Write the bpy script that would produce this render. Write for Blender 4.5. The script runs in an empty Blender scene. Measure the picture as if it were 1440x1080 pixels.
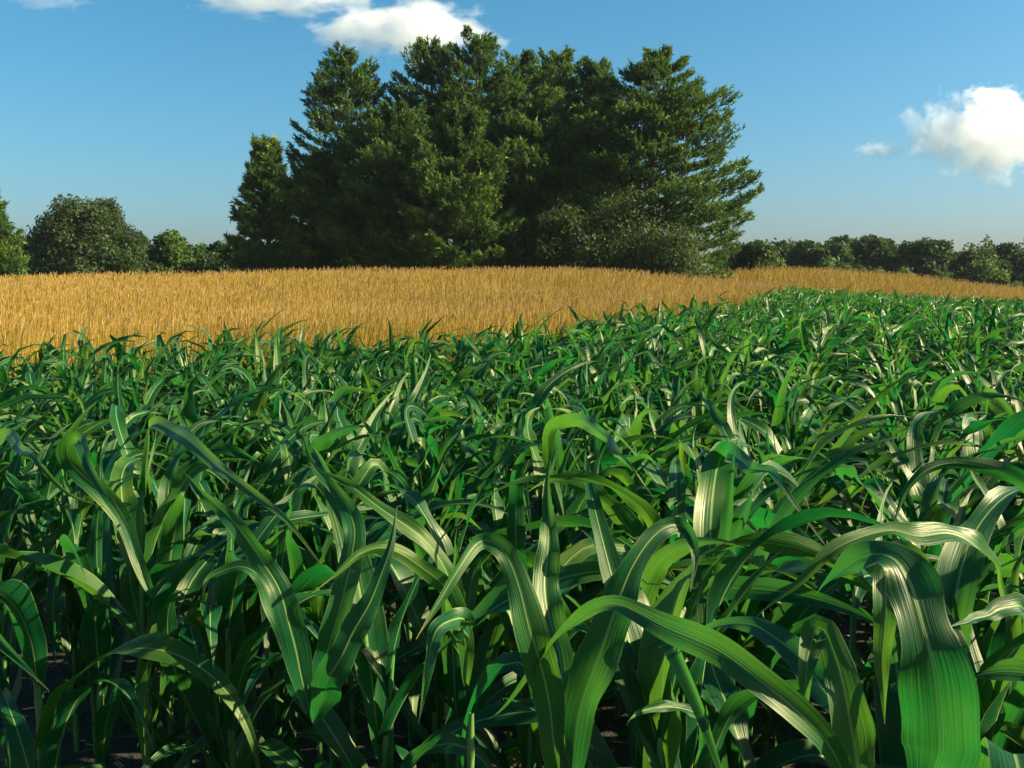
import bpy, math
import numpy as np
from mathutils import Vector

R = math.radians
PI = math.pi
rng = np.random.default_rng(11)
scene = bpy.context.scene
col = scene.collection

# ------------------------------------------------------------------ camera
F_PX = 1400.0            # focal length in pixels of the 1440 px wide photograph
EYE = np.array((0.0, 0.0, 1.68))
PITCH = math.atan(140.0 / 1400.0)
cam_data = bpy.data.cameras.new('camera')
cam_data.sensor_width = 36.0
cam_data.lens = 35.0
cam_data.clip_start = 0.05
cam_data.clip_end = 12000.0
cam = bpy.data.objects.new('camera', cam_data)
col.objects.link(cam)
cam.location = EYE
cam.rotation_euler = (R(90) - PITCH, 0, 0)
scene.camera = cam

# ------------------------------------------------------------------ light
SUN_AZ = R(93)           # clockwise from the view direction (+Y): to the right
SUN_EL = R(27)
world = bpy.data.worlds.new('World')
scene.world = world
world.use_nodes = True
wn = world.node_tree.nodes
wl = world.node_tree.links
wn.clear()
sky = wn.new('ShaderNodeTexSky')
sky.sky_type = 'NISHITA'
sky.sun_disc = False
sky.sun_elevation = SUN_EL
sky.sun_rotation = SUN_AZ
sky.altitude = 0
sky.air_density = 1.0
sky.dust_density = 1.9
sky.ozone_density = 6.0
hsv = wn.new('ShaderNodeHueSaturation')
hsv.inputs['Hue'].default_value = 0.477
hsv.inputs['Saturation'].default_value = 1.18
bg = wn.new('ShaderNodeBackground')
bg.inputs['Strength'].default_value = 0.049
wo = wn.new('ShaderNodeOutputWorld')
wl.new(sky.outputs[0], hsv.inputs['Color'])
wl.new(hsv.outputs[0], bg.inputs[0])
wl.new(bg.outputs[0], wo.inputs[0])

sun_data = bpy.data.lights.new('sun', 'SUN')
sun_data.energy = 5.0
sun_data.angle = R(0.5)
sun_data.color = (1.0, 0.85, 0.56)
sun = bpy.data.objects.new('sun', sun_data)
col.objects.link(sun)
sdir = Vector((math.sin(SUN_AZ) * math.cos(SUN_EL), math.cos(SUN_AZ) * math.cos(SUN_EL), math.sin(SUN_EL)))
sun.rotation_euler = sdir.to_track_quat('Z', 'Y').to_euler()
sun.location = (60, -20, 40)

scene.view_settings.view_transform = 'Standard'
scene.view_settings.look = 'None'
scene.view_settings.exposure = 1.78
scene.view_settings.gamma = 1.0
scene.view_settings.use_curve_mapping = False
scene.cycles.max_bounces = 12
scene.cycles.diffuse_bounces = 1
scene.cycles.glossy_bounces = 2
scene.cycles.transmission_bounces = 4
scene.cycles.transparent_max_bounces = 8
scene.cycles.volume_bounces = 12

# ------------------------------------------------------------------ helpers
def at(px, py, d):
    """A pixel of the 1440x1080 photograph and a distance along the view -> world point."""
    f = np.array((0, math.cos(PITCH), -math.sin(PITCH)))
    u = np.array((0, math.sin(PITCH), math.cos(PITCH)))
    r = np.array((1.0, 0, 0))
    return EYE + d * (f + r * (px - 720) / F_PX + u * (540 - py) / F_PX)

def tag(o, label=None, cat=None, group=None, kind=None):
    if label: o['label'] = label
    if cat: o['category'] = cat
    if group: o['group'] = group
    if kind: o['kind'] = kind
    return o

def make_mesh(name, V, Fq, mat, attr=None, smooth=True):
    """V (n,3), Fq (m,k) all faces with k corners; attr (n,3) stored as point vector 'luv'."""
    V = np.asarray(V, np.float32).reshape(-1, 3)
    Fq = np.asarray(Fq, np.int32)
    m, k = Fq.shape
    me = bpy.data.meshes.new(name)
    me.vertices.add(len(V))
    me.vertices.foreach_set('co', V.ravel())
    me.loops.add(m * k)
    me.loops.foreach_set('vertex_index', Fq.ravel())
    me.polygons.add(m)
    me.polygons.foreach_set('loop_start', np.arange(0, m * k, k, dtype=np.int32))
    me.polygons.foreach_set('loop_total', np.full(m, k, np.int32))
    me.polygons.foreach_set('use_smooth', np.full(m, smooth, bool))
    if attr is not None:
        a = me.attributes.new('luv', 'FLOAT_VECTOR', 'POINT')
        a.data.foreach_set('vector', np.asarray(attr, np.float32).ravel())
    me.materials.append(mat)
    me.update(calc_edges=True)
    return me

def add(name, me, parent=None, loc=None):
    o = bpy.data.objects.new(name, me)
    col.objects.link(o)
    if parent is not None: o.parent = parent
    if loc is not None: o.location = loc
    return o

def empty(name, loc):
    o = bpy.data.objects.new(name, None)
    o.empty_display_size = 0.1
    col.objects.link(o)
    o.location = loc
    return o

def norm(a):
    return a / np.maximum(np.linalg.norm(a, axis=-1, keepdims=True), 1e-9)

def sstep(a, b, x):
    t = np.clip((x - a) / (b - a), 0, 1)
    return t * t * (3 - 2 * t)

class Mat:
    def __init__(self, name):
        self.m = bpy.data.materials.new(name)
        self.m.use_nodes = True
        self.t = self.m.node_tree
        self.t.nodes.clear()
        self.out = self.t.nodes.new('ShaderNodeOutputMaterial')
    def n(self, typ, **kw):
        nd = self.t.nodes.new(typ)
        for k, v in kw.items():
            if k.startswith('i_'):
                nd.inputs[k[2:].replace('_', ' ')].default_value = v
            else:
                setattr(nd, k, v)
        return nd
    def l(self, a, b):
        self.t.links.new(a, b)
    def mixc(self, fac, a, b, mode='MIX'):
        nd = self.n('ShaderNodeMix', data_type='RGBA', blend_type=mode)
        for sock, v in ((nd.inputs[0], fac), (nd.inputs[6], a), (nd.inputs[7], b)):
            if isinstance(v, (int, float)): sock.default_value = v
            elif isinstance(v, tuple): sock.default_value = (*v, 1.0)
            else: self.l(v, sock)
        return nd.outputs[2]
    def math(self, op, a, b=0.0, c=0.0, clamp=False):
        nd = self.n('ShaderNodeMath', operation=op, use_clamp=clamp)
        for i, v in enumerate((a, b, c)):
            if isinstance(v, (int, float)): nd.inputs[i].default_value = v
            else: self.l(v, nd.inputs[i])
        return nd.outputs[0]
    def ramp(self, fac, stops):
        nd = self.n('ShaderNodeValToRGB')
        e = nd.color_ramp.elements
        while len(e) < len(stops): e.new(0.5)
        for i, (p, c) in enumerate(stops):
            e[i].position = p
            e[i].color = (*c, 1.0) if isinstance(c, tuple) else (c, c, c, 1.0)
        self.l(fac, nd.inputs[0])
        return nd.outputs[0]
    def noise(self, scale, vec=None, detail=3.0, rough=0.55):
        nd = self.n('ShaderNodeTexNoise')
        nd.inputs['Scale'].default_value = scale
        nd.inputs['Detail'].default_value = detail
        nd.inputs['Roughness'].default_value = rough
        if vec is not None: self.l(vec, nd.inputs['Vector'])
        return nd.outputs[0]

# ------------------------------------------------------------------ materials
def corn_leaf_material():
    M = Mat('corn_leaf')
    a = M.n('ShaderNodeAttribute', attribute_name='luv')
    sp = M.n('ShaderNodeSeparateXYZ')
    M.l(a.outputs['Vector'], sp.inputs[0])
    u, v, rnd = sp.outputs
    geo = M.n('ShaderNodeNewGeometry')
    au = M.math('ABSOLUTE', M.math('SUBTRACT', u, 0.5))           # 0 midrib .. .5 margin
    # parallel veins: noise stretched along the blade
    cv = M.n('ShaderNodeCombineXYZ')
    M.l(M.math('MULTIPLY', u, 26.0), cv.inputs[0])
    M.l(M.math('MULTIPLY', v, 1.6), cv.inputs[1])
    M.l(M.math('MULTIPLY', rnd, 37.0), cv.inputs[2])
    vein = M.noise(1.0, cv.outputs[0], 2.0, 0.6)
    cv2 = M.n('ShaderNodeCombineXYZ')
    M.l(M.math('MULTIPLY', u, 9.0), cv2.inputs[0])
    M.l(M.math('MULTIPLY', v, 1.2), cv2.inputs[1])
    M.l(M.math('MULTIPLY', rnd, 91.0), cv2.inputs[2])
    broad = M.noise(1.0, cv2.outputs[0], 2.0, 0.5)
    patch = M.noise(9.0, geo.outputs['Position'], 2.0)
    f = M.math('ADD', M.math('MULTIPLY', rnd, 0.75), M.math('MULTIPLY', M.math('SUBTRACT', patch, 0.5), 0.8), clamp=True)
    base = M.ramp(f, [(0.0, (0.0015, 0.034, 0.012)), (0.4, (0.003, 0.062, 0.018)), (0.72, (0.028, 0.088, 0.010)), (1.0, (0.10, 0.125, 0.012))])
    base = M.mixc(M.ramp(vein, [(0.38, 0.0), (0.62, 0.14)]), base, (0.02, 0.10, 0.018))
    base = M.mixc(M.ramp(broad, [(0.45, 0.0), (0.75, 0.3)]), base, (0.004, 0.07, 0.02))
    rib = M.ramp(au, [(0.0, 0.9), (0.024, 0.85), (0.042, 0.0)])
    base = M.mixc(rib, base, (0.2, 0.3, 0.085))
    edge = M.ramp(au, [(0.475, 0.0), (0.5, 0.5)])
    base = M.mixc(edge, base, (0.22, 0.3, 0.1))
    # a few dry blotches and tips
    dry = M.noise(34.0, geo.outputs['Position'], 3.0, 0.6)
    base = M.mixc(M.ramp(dry, [(0.70, 0.0), (0.78, 0.75)]), base, (0.26, 0.22, 0.08))
    tip = M.math('MULTIPLY', M.ramp(v, [(0.93, 0.0), (1.0, 0.8)]), M.ramp(rnd, [(0.5, 0.2), (0.9, 1.0)]))
    base = M.mixc(tip, base, (0.3, 0.23, 0.08))
    bump = M.n('ShaderNodeBump')
    bump.inputs['Strength'].default_value = 0.32
    bump.inputs['Distance'].default_value = 0.0035
    h = M.math('ADD', M.math('MULTIPLY', vein, 1.0), M.math('MULTIPLY', broad, 1.2))
    h = M.math('SUBTRACT', h, M.math('MULTIPLY', rib, 0.5))
    M.l(h, bump.inputs['Height'])
    p = M.n('ShaderNodeBsdfPrincipled')
    M.l(base, p.inputs['Base Color'])
    rgh = M.ramp(patch, [(0.3, 0.36), (0.7, 0.5)])
    M.l(rgh, p.inputs['Roughness'])
    p.inputs['Specular IOR Level'].default_value = 0.42
    p.inputs['Specular Tint'].default_value = (1.0, 0.95, 0.66, 1)
    M.l(bump.outputs[0], p.inputs['Normal'])
    tr = M.n('ShaderNodeBsdfTranslucent')
    tc = M.mixc(f, (0.008, 0.20, 0.03), (0.16, 0.30, 0.015))
    tc = M.mixc(M.ramp(vein, [(0.38, 0.0), (0.62, 0.35)]), tc, (0.02, 0.14, 0.01))
    M.l(tc, tr.inputs[0])
    M.l(bump.outputs[0], tr.inputs[1])
    mx = M.n('ShaderNodeMixShader')
    mx.inputs[0].default_value = 0.33
    M.l(p.outputs[0], mx.inputs[1]); M.l(tr.outputs[0], mx.inputs[2])
    M.l(mx.outputs[0], M.out.inputs[0])
    return M.m

def simple_plant(name, stops, rough=0.6, trans=0.0, tcol=(0.1, 0.2, 0.02), nscale=1.0, spec=0.3):
    """Colour by the per-leaf random number stored in the mesh plus a world-scale noise."""
    M = Mat(name)
    a = M.n('ShaderNodeAttribute', attribute_name='luv')
    sp = M.n('ShaderNodeSeparateXYZ')
    M.l(a.outputs['Vector'], sp.inputs[0])
    geo = M.n('ShaderNodeNewGeometry')
    nz = M.noise(nscale, geo.outputs['Position'], 3.0)
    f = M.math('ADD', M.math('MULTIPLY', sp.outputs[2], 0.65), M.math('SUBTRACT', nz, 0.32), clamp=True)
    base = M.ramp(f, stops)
    p = M.n('ShaderNodeBsdfPrincipled')
    M.l(base, p.inputs['Base Color'])
    p.inputs['Roughness'].default_value = rough
    p.inputs['Specular IOR Level'].default_value = spec
    if trans > 0:
        tr = M.n('ShaderNodeBsdfTranslucent')
        tr.inputs[0].default_value = (*tcol, 1)
        mx = M.n('ShaderNodeMixShader')
        mx.inputs[0].default_value = trans
        M.l(p.outputs[0], mx.inputs[1]); M.l(tr.outputs[0], mx.inputs[2])
        M.l(mx.outputs[0], M.out.inputs[0])
    else:
        M.l(p.outputs[0], M.out.inputs[0])
    return M.m

def stalk_material():
    M = Mat('corn_stalk')
    geo = M.n('ShaderNodeNewGeometry')
    mp = M.n('ShaderNodeMapping')
    mp.inputs['Scale'].default_value = (60, 60, 4)
    M.l(geo.outputs['Position'], mp.inputs[0])
    nz = M.noise(1.0, mp.outputs[0], 2.0)
    nz2 = M.noise(14.0, geo.outputs['Position'], 2.0)
    c = M.ramp(nz, [(0.3, (0.03, 0.11, 0.02)), (0.7, (0.09, 0.2, 0.04))])
    c = M.mixc(M.ramp(nz2, [(0.5, 0.0), (0.75, 0.6)]), c, (0.2, 0.22, 0.07))
    p = M.n('ShaderNodeBsdfPrincipled')
    M.l(c, p.inputs['Base Color'])
    p.inputs['Roughness'].default_value = 0.45
    M.l(p.outputs[0], M.out.inputs[0])
    return M.m

def bark_material():
    M = Mat('bark')
    geo = M.n('ShaderNodeNewGeometry')
    mp = M.n('ShaderNodeMapping')
    mp.inputs['Scale'].default_value = (9, 9, 2)
    M.l(geo.outputs['Position'], mp.inputs[0])
    nz = M.noise(1.0, mp.outputs[0], 4.0, 0.65)
    c = M.ramp(nz, [(0.3, (0.035, 0.028, 0.022)), (0.7, (0.13, 0.11, 0.09))])
    b = M.n('ShaderNodeBump'); b.inputs['Strength'].default_value = 0.8; b.inputs['Distance'].default_value = 0.04
    M.l(nz, b.inputs['Height'])
    p = M.n('ShaderNodeBsdfPrincipled')
    M.l(c, p.inputs['Base Color']); M.l(b.outputs[0], p.inputs['Normal'])
    p.inputs['Roughness'].default_value = 0.9
    M.l(p.outputs[0], M.out.inputs[0])
    return M.m

def ground_material():
    M = Mat('ground')
    a = M.n('ShaderNodeAttribute', attribute_name='luv')
    sp = M.n('ShaderNodeSeparateXYZ')
    M.l(a.outputs['Vector'], sp.inputs[0])
    geo = M.n('ShaderNodeNewGeometry')
    P = geo.outputs['Position']
    n1 = M.noise(3.0, P, 5.0, 0.65)
    n2 = M.noise(38.0, P, 4.0, 0.7)
    soil = M.ramp(n1, [(0.3, (0.012, 0.009, 0.006)), (0.7, (0.055, 0.04, 0.026))])
    soil = M.mixc(M.ramp(n2, [(0.62, 0.0), (0.72, 0.6)]), soil, (0.14, 0.11, 0.075))
    n3 = M.noise(0.25, P, 4.0, 0.6)
    dryg = M.ramp(n1, [(0.3, (0.19, 0.115, 0.022)), (0.7, (0.36, 0.22, 0.05))])
    dryg = M.mixc(M.ramp(n3, [(0.5, 0.0), (0.7, 0.5)]), dryg, (0.12, 0.13, 0.03))
    far = M.ramp(n3, [(0.3, (0.03, 0.055, 0.015)), (0.7, (0.07, 0.085, 0.025))])
    c = M.mixc(sp.outputs[0], dryg, soil)
    c = M.mixc(sp.outputs[1], c, far)
    b = M.n('ShaderNodeBump'); b.inputs['Strength'].default_value = 0.9; b.inputs['Distance'].default_value = 0.05
    M.l(M.math('ADD', n1, M.math('MULTIPLY', n2, 0.5)), b.inputs['Height'])
    p = M.n('ShaderNodeBsdfPrincipled')
    M.l(c, p.inputs['Base Color']); M.l(b.outputs[0], p.inputs['Normal'])
    p.inputs['Roughness'].default_value = 0.95
    M.l(p.outputs[0], M.out.inputs[0])
    return M.m

M_LEAF = corn_leaf_material()
M_STALK = stalk_material()
M_BARK = bark_material()
M_GROUND = ground_material()
M_GRASS = simple_plant('dry_grass', [(0.0, (0.05, 0.06, 0.008)), (0.25, (0.13, 0.105, 0.010)), (0.5, (0.26, 0.165, 0.010)), (0.8, (0.34, 0.22, 0.022)), (1.0, (0.48, 0.34, 0.095))], 0.7, 0.2, (0.30, 0.22, 0.012), 0.4)
M_HEAD = simple_plant('grass_seed_head', [(0.0, (0.33, 0.21, 0.04)), (1.0, (0.52, 0.35, 0.13))], 0.8, 0.2, (0.6, 0.4, 0.2), 0.5)
M_PINE = simple_plant('pine_needles', [(0.0, (0.004, 0.017, 0.008)), (0.42, (0.016, 0.054, 0.014)), (0.62, (0.065, 0.13, 0.022)), (0.9, (0.20, 0.27, 0.045))], 0.6, 0.28, (0.10, 0.19, 0.025), 0.45, 0.15)  # upper stops carry the painted-in sunlit look of the limb tips
M_BROAD = simple_plant('broad_leaves', [(0.0, (0.007, 0.018, 0.006)), (0.5, (0.02, 0.042, 0.011)), (0.85, (0.05, 0.078, 0.02)), (1.0, (0.085, 0.105, 0.03))], 0.6, 0.28, (0.09, 0.15, 0.02), 0.5, 0.2)
M_BRIGHT = simple_plant('bright_leaves', [(0.0, (0.012, 0.034, 0.006)), (0.5, (0.03, 0.075, 0.010)), (1.0, (0.08, 0.14, 0.02))], 0.6, 0.3, (0.12, 0.22, 0.02), 0.5, 0.2)
M_FOREST = simple_plant('forest_leaves', [(0.0, (0.004, 0.016, 0.005)), (0.5, (0.012, 0.038, 0.008)), (1.0, (0.05, 0.09, 0.014))], 0.6, 0.25, (0.07, 0.12, 0.015), 0.3, 0.15)
M_TWIGGY = simple_plant('olive_leaves', [(0.0, (0.008, 0.022, 0.006)), (0.5, (0.024, 0.05, 0.011)), (0.85, (0.07, 0.10, 0.02)), (1.0, (0.14, 0.15, 0.04))], 0.6, 0.25, (0.1, 0.14, 0.02), 0.7, 0.2)
M_DEBRIS = simple_plant('dry_debris', [(0.0, (0.1, 0.07, 0.035)), (1.0, (0.35, 0.28, 0.16))], 0.8)

# ------------------------------------------------------------------ terrain
def height(x, y):
    x = np.asarray(x, float); y = np.asarray(y, float)
    sx = np.where(x > 1.0, 8.0, 30.0)
    A = 0.95 * np.exp(-((x - 1.0) / sx) ** 2 - ((y - 36) / 13.5) ** 2)
    B = 2.05 * np.exp(-((x - 19) / 13.0) ** 2 - ((y - 68) / 18.0) ** 2)
    s = -0.02 * np.clip(x - 8, 0, 60) * sstep(5, 25, y)
    dip = -0.12 * np.exp(-((x + 5) / 4) ** 2 - ((y - 9) / 4.0) ** 2)
    und = 0.03 * np.sin(x * 0.7 + 1) * np.sin(y * 0.5)
    far = -1.6 * sstep(80, 130, np.hypot(x, y))
    lift = 0.30 * sstep(2.5, 8.5, y) * (1 - sstep(45, 75, y))
    return A + B + s + dip + und + far + lift

EDGE = np.array([(-30, 3.0), (-12, 6.2), (-6.5, 7.9), (-3, 9.0), (0, 10.9), (4.5, 19.5), (11.2, 38.0), (40, 38.6)])
def corn_back(x):            # how far (y) the corn reaches at a given x
    return np.interp(x, EDGE[:, 0], EDGE[:, 1])
def in_corn(x, y):
    return (y < corn_back(x)) & (y > 1.85 - 0.75 * x) & (y > 0.2)

def axis(lo, hi, fine, step0, grow):
    out = [lo]
    pts = list(np.arange(fine[0], fine[1] + 1e-6, step0))
    s = step0; p = fine[1]
    while p < hi:
        s *= grow; p += s; pts.append(min(p, hi))
    s = step0; p = fine[0]; left = []
    while p > lo:
        s *= grow; p -= s; left.append(max(p, lo))
    return np.array(left[::-1] + pts)

gx = axis(-1400, 1400, (-30, 40), 0.45, 1.15)
gy = axis(-600, 2200, (-4, 75), 0.45, 1.15)
X, Y = np.meshgrid(gx, gy)
Z = height(X, Y)
soil_mask = np.where(in_corn(X, Y) | ((Y < corn_back(X)) & (Y < 3)), 1.0, 0.0)
Z = Z + np.where(soil_mask > 0, 0.03 * np.sin(X * 9.1 + 2 * np.sin(Y * 3)) * np.sin(Y * 7.3), 0)
far_mask = sstep(78, 100, np.hypot(X, Y))
nx, ny = len(gx), len(gy)
idx = np.arange(nx * ny).reshape(ny, nx)
Fq = np.stack([idx[:-1, :-1], idx[:-1, 1:], idx[1:, 1:], idx[1:, :-1]], -1).reshape(-1, 4)
me = make_mesh('ground', np.stack([X, Y, Z], -1), Fq, M_GROUND, np.stack([soil_mask, far_mask, far_mask * 0], -1).reshape(-1, 3))
tag(add('ground', me), 'rolling farmland under the corn and the dry grass', None, None, 'structure')

# ------------------------------------------------------------------ corn leaves
WIND = 0.0               # azimuth the tips drift towards: +X

def surface(P, S, W, fold, ruffle, phase, rnd, M):
    """P (n,K,3) centre lines, S (n,K,3) side vectors, W (n,) widths -> V (n,K,M+1,3), attr."""
    n, K, _ = P.shape
    T = norm(np.gradient(P, axis=1))
    S = norm(S - T * np.sum(S * T, -1, keepdims=True))
    N = np.cross(S, T)
    s = np.linspace(0, 1, K)
    wp = (0.42 + 0.58 * np.sin(np.minimum(s / 0.42, 1) * PI / 2)) * np.clip(1 - s ** 1.9, 0, 1) ** 1.0
    wp[-1] = 0.02
    w = W[:, None] * wp[None] * 0.5 * (1 + 0.07 * np.sin(s[None] * 13 + phase[:, None] * 3) + 0.04 * np.sin(s[None] * 31 + phase[:, None]))
    u = np.linspace(-1, 1, M + 1)
    fo = (fold[:, None] + 0.75 * np.exp(-s * 11)[None] + 0.25 * s[None] ** 3)
    ruf = ruffle[:, None] * (np.sin(phase[:, None] + s[None] * 21 + 1.5 * np.sin(s[None] * 7 + phase[:, None])) * sstep(0.05, 0.3, s)[None])
    ruf2 = ruffle[:, None] * (np.sin(2.1 * phase[:, None] + s[None] * 24 + 1.2 * np.sin(s[None] * 9)) * sstep(0.05, 0.3, s)[None])
    up = np.abs(u)[None, None] * fo[..., None] + (u ** 2)[None, None] * np.where(u[None, None] > 0, ruf[..., None], ruf2[..., None])
    cs = np.sqrt(np.clip(1 - np.minimum(fo, 0.9) ** 2, 0.05, 1))[..., None] * u[None, None]
    V = P[:, :, None] + S[:, :, None] * (cs * w[..., None])[..., None] + N[:, :, None] * (up * w[..., None])[..., None]
    A = np.empty((n, K, M + 1, 3))
    A[..., 0] = (u * 0.5 + 0.5)[None, None]
    A[..., 1] = s[None, :, None]
    A[..., 2] = rnd[:, None, None]
    return V, A

def grid_faces(K, M):
    i = np.arange(K * (M + 1)).reshape(K, M + 1)
    return np.stack([i[:-1, :-1], i[:-1, 1:], i[1:, 1:], i[1:, :-1]], -1).reshape(-1, 4)

def leaf_lines(B, phi, th0, dth, L, tw, K, r):
    """Procedural arching blades."""
    n = len(phi)
    s = np.linspace(0, 1, K)
    bp = r.uniform(1.0, 2.6, n)
    kink = r.uniform(0.3, 0.75, n); ks = r.uniform(0, 1, n) ** 2.5 * 1.5
    th = th0[:, None] - dth[:, None] * (s[None] ** bp[:, None]) - ks[:, None] * sstep(-0.045, 0.045, s[None] - kink[:, None])
    wob = r.uniform(-0.5, 0.5, n)[:, None] * np.sin(s[None] * 5 + r.uniform(0, 6, n)[:, None])
    th = np.maximum(th + wob * 0.6, -1.5)
    # wind: heading turns towards +X along the blade
    dd = (WIND - phi + PI) % (2 * PI) - PI
    turn = r.uniform(0.15, 0.75, n)
    ph = phi[:, None] + dd[:, None] * turn[:, None] * s[None] ** 1.3 + wob * 0.8
    d = np.stack([np.cos(ph) * np.cos(th), np.sin(ph) * np.cos(th), np.sin(th)], -1)
    step = L[:, None, None] / (K - 1)
    P = B[:, None] + np.concatenate([np.zeros((n, 1, 3)), np.cumsum(d[:, :-1] * step, 1)], 1)
    side = np.stack([np.sin(ph), -np.cos(ph), 0 * ph], -1)
    T = norm(np.gradient(P, axis=1))
    side = norm(side - T * np.sum(side * T, -1, keepdims=True))
    N = np.cross(side, T)
    a = tw[:, None] * sstep(0.15, 1.0, s)[None]
    side = side * np.cos(a)[..., None] + N * np.sin(a)[..., None]
    return P, side

def size_at(y):
    return float(np.interp(y, (2.0, 7.0, 40), (1.0, 0.78, 0.72)))

def plant_params(r, size=1.0, top=None):
    n = int(r.integers(8, 11))
    i = np.arange(n)
    t = i / (n - 1)
    hz = (0.10 + 0.72 * t ** 0.9) * size
    phi0 = r.uniform(0, 2 * PI)
    phi = phi0 + PI * i + r.normal(0, 0.35, n)
    L = (0.48 + 0.42 * np.sin(t * PI * 0.72) ) * size * r.uniform(0.85, 1.15, n)
    W = (0.056 + 0.036 * np.sin(t * PI * 0.8)) * r.uniform(0.8, 1.25, n) * size
    th0 = R(66) + R(14) * t + r.normal(0, 0.10, n)
    dth = R(130) - R(36) * t + r.normal(0, 0.5, n)
    # the whorl: the last two stand nearly upright
    th0[-1] = R(86); dth[-1] = R(r.uniform(15, 60)); L[-1] = 0.42 * size; W[-1] *= 0.55
    th0[-2] = R(82); dth[-2] = R(r.uniform(50, 115)); L[-2] = 0.58 * size; W[-2] *= 0.85
    tw = r.normal(0, 1.15, n)
    fold = r.uniform(0.12, 0.42, n)
    ruf = r.uniform(0.12, 0.5, n)
    rnd = np.clip(r.normal(0.47, 0.30, n) + r.normal(0, 0.13), 0.0, 1.0)
    return dict(n=n, hz=hz, phi=phi, L=L, W=W, th0=th0, dth=dth, tw=tw, fold=fold, ruf=ruf, rnd=rnd)

def tube(pts, rad, k=6):
    pts = np.asarray(pts, float); n = len(pts)
    T = norm(np.gradient(pts, axis=0))
    ref = np.where(np.abs(T[:, 2:3]) > 0.9, np.array([[1.0, 0, 0]]), np.array([[0, 0, 1.0]]))
    S = norm(np.cross(T, ref)); N = np.cross(T, S)
    a = np.arange(k) * 2 * PI / k
    V = pts[:, None] + (S[:, None] * np.cos(a)[None, :, None] + N[:, None] * np.sin(a)[None, :, None]) * np.asarray(rad)[:, None, None]
    i = np.arange(n * k).reshape(n, k)
    j = np.roll(i, -1, axis=1)
    F = np.stack([i[:-1], j[:-1], j[1:], i[1:]], -1).reshape(-1, 4)
    return V.reshape(-1, 3), F

def stalk_geo(hz, lean, r, k=7, size=1.0):
    """Stalk with swollen nodes; follows a small lean."""
    top = hz[-1] + 0.06
    zs, rs = [], []
    for a, b in zip(np.r_[-0.05, hz[:-1]], hz):
        zs += [a + 0.006, a + (b - a) * 0.5, b - 0.012]
        q = 1 - 0.55 * (b / top)
        rs += [0.0135 * q * 1.22, 0.0125 * q, 0.013 * q * 1.05]
    zs.append(top); rs.append(0.004)
    zs = np.array(zs); rs = np.array(rs) * size
    P = np.stack([lean[0] * (zs / top) ** 2, lean[1] * (zs / top) ** 2, zs], -1)
    return tube(P, rs, k), (lambda z: np.stack([lean[0] * (z / top) ** 2, lean[1] * (z / top) ** 2, z], -1))

# ---- where the plants stand
ROW = 0.56; STEP = 0.135
rd = norm(np.array([0.36, 1.0])); rn = np.array([rd[1], -rd[0]])
pos = []
for a in range(-80, 110):
    for b in range(-60, 460):
        p = rn * (a * ROW + 0.2) + rd * (b * STEP + (a % 3) * 0.06)
        pos.append(p)
pos = np.array(pos)
pos = pos + rng.normal(0, 0.085, pos.shape)
keep = in_corn(pos[:, 0], pos[:, 1])
keep &= (pos[:, 0] < 0.545 * pos[:, 1] + 2.6) & (pos[:, 0] > -0.545 * pos[:, 1] - 0.8)
keep &= rng.random(len(pos)) > 0.05
pos = pos[keep]

HERO_BASES = []
def leaf_obj(V, A, K, M, parent):
    me = make_mesh('leaf', V.reshape(-1, 3), grid_faces(K, M), M_LEAF, A.reshape(-1, 3))
    return add('leaf', me, parent)

def build_plant(x, y, r, size, K, M, label, group, n_skip=0, keep_idx=None):
    z = float(height(x, y))
    root = empty('corn_plant', (x, y, z))
    tag(root, label, 'corn plant', group)
    pp = plant_params(r, size)
    lean = r.normal(0, 0.03, 2)
    (V, F), ax = stalk_geo(pp['hz'], lean, r, 7 if K > 14 else 5, size)
    add('stalk', make_mesh('stalk', V, F, M_STALK), root)
    B = ax(pp['hz'])
    P, S = leaf_lines(B, pp['phi'], pp['th0'], pp['dth'], pp['L'], pp['tw'], K, r)
    Vl, Al = surface(P, S, pp['W'], pp['fold'], pp['ruf'], r.uniform(0, 6, pp['n']), pp['rnd'], M)
    Vl[..., 2] = np.maximum(Vl[..., 2], 0.01)
    for i in range(pp['n']):
        if keep_idx is not None and i not in keep_idx: continue
        leaf_obj(Vl[i], Al[i], K, M, root)
    return root

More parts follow.
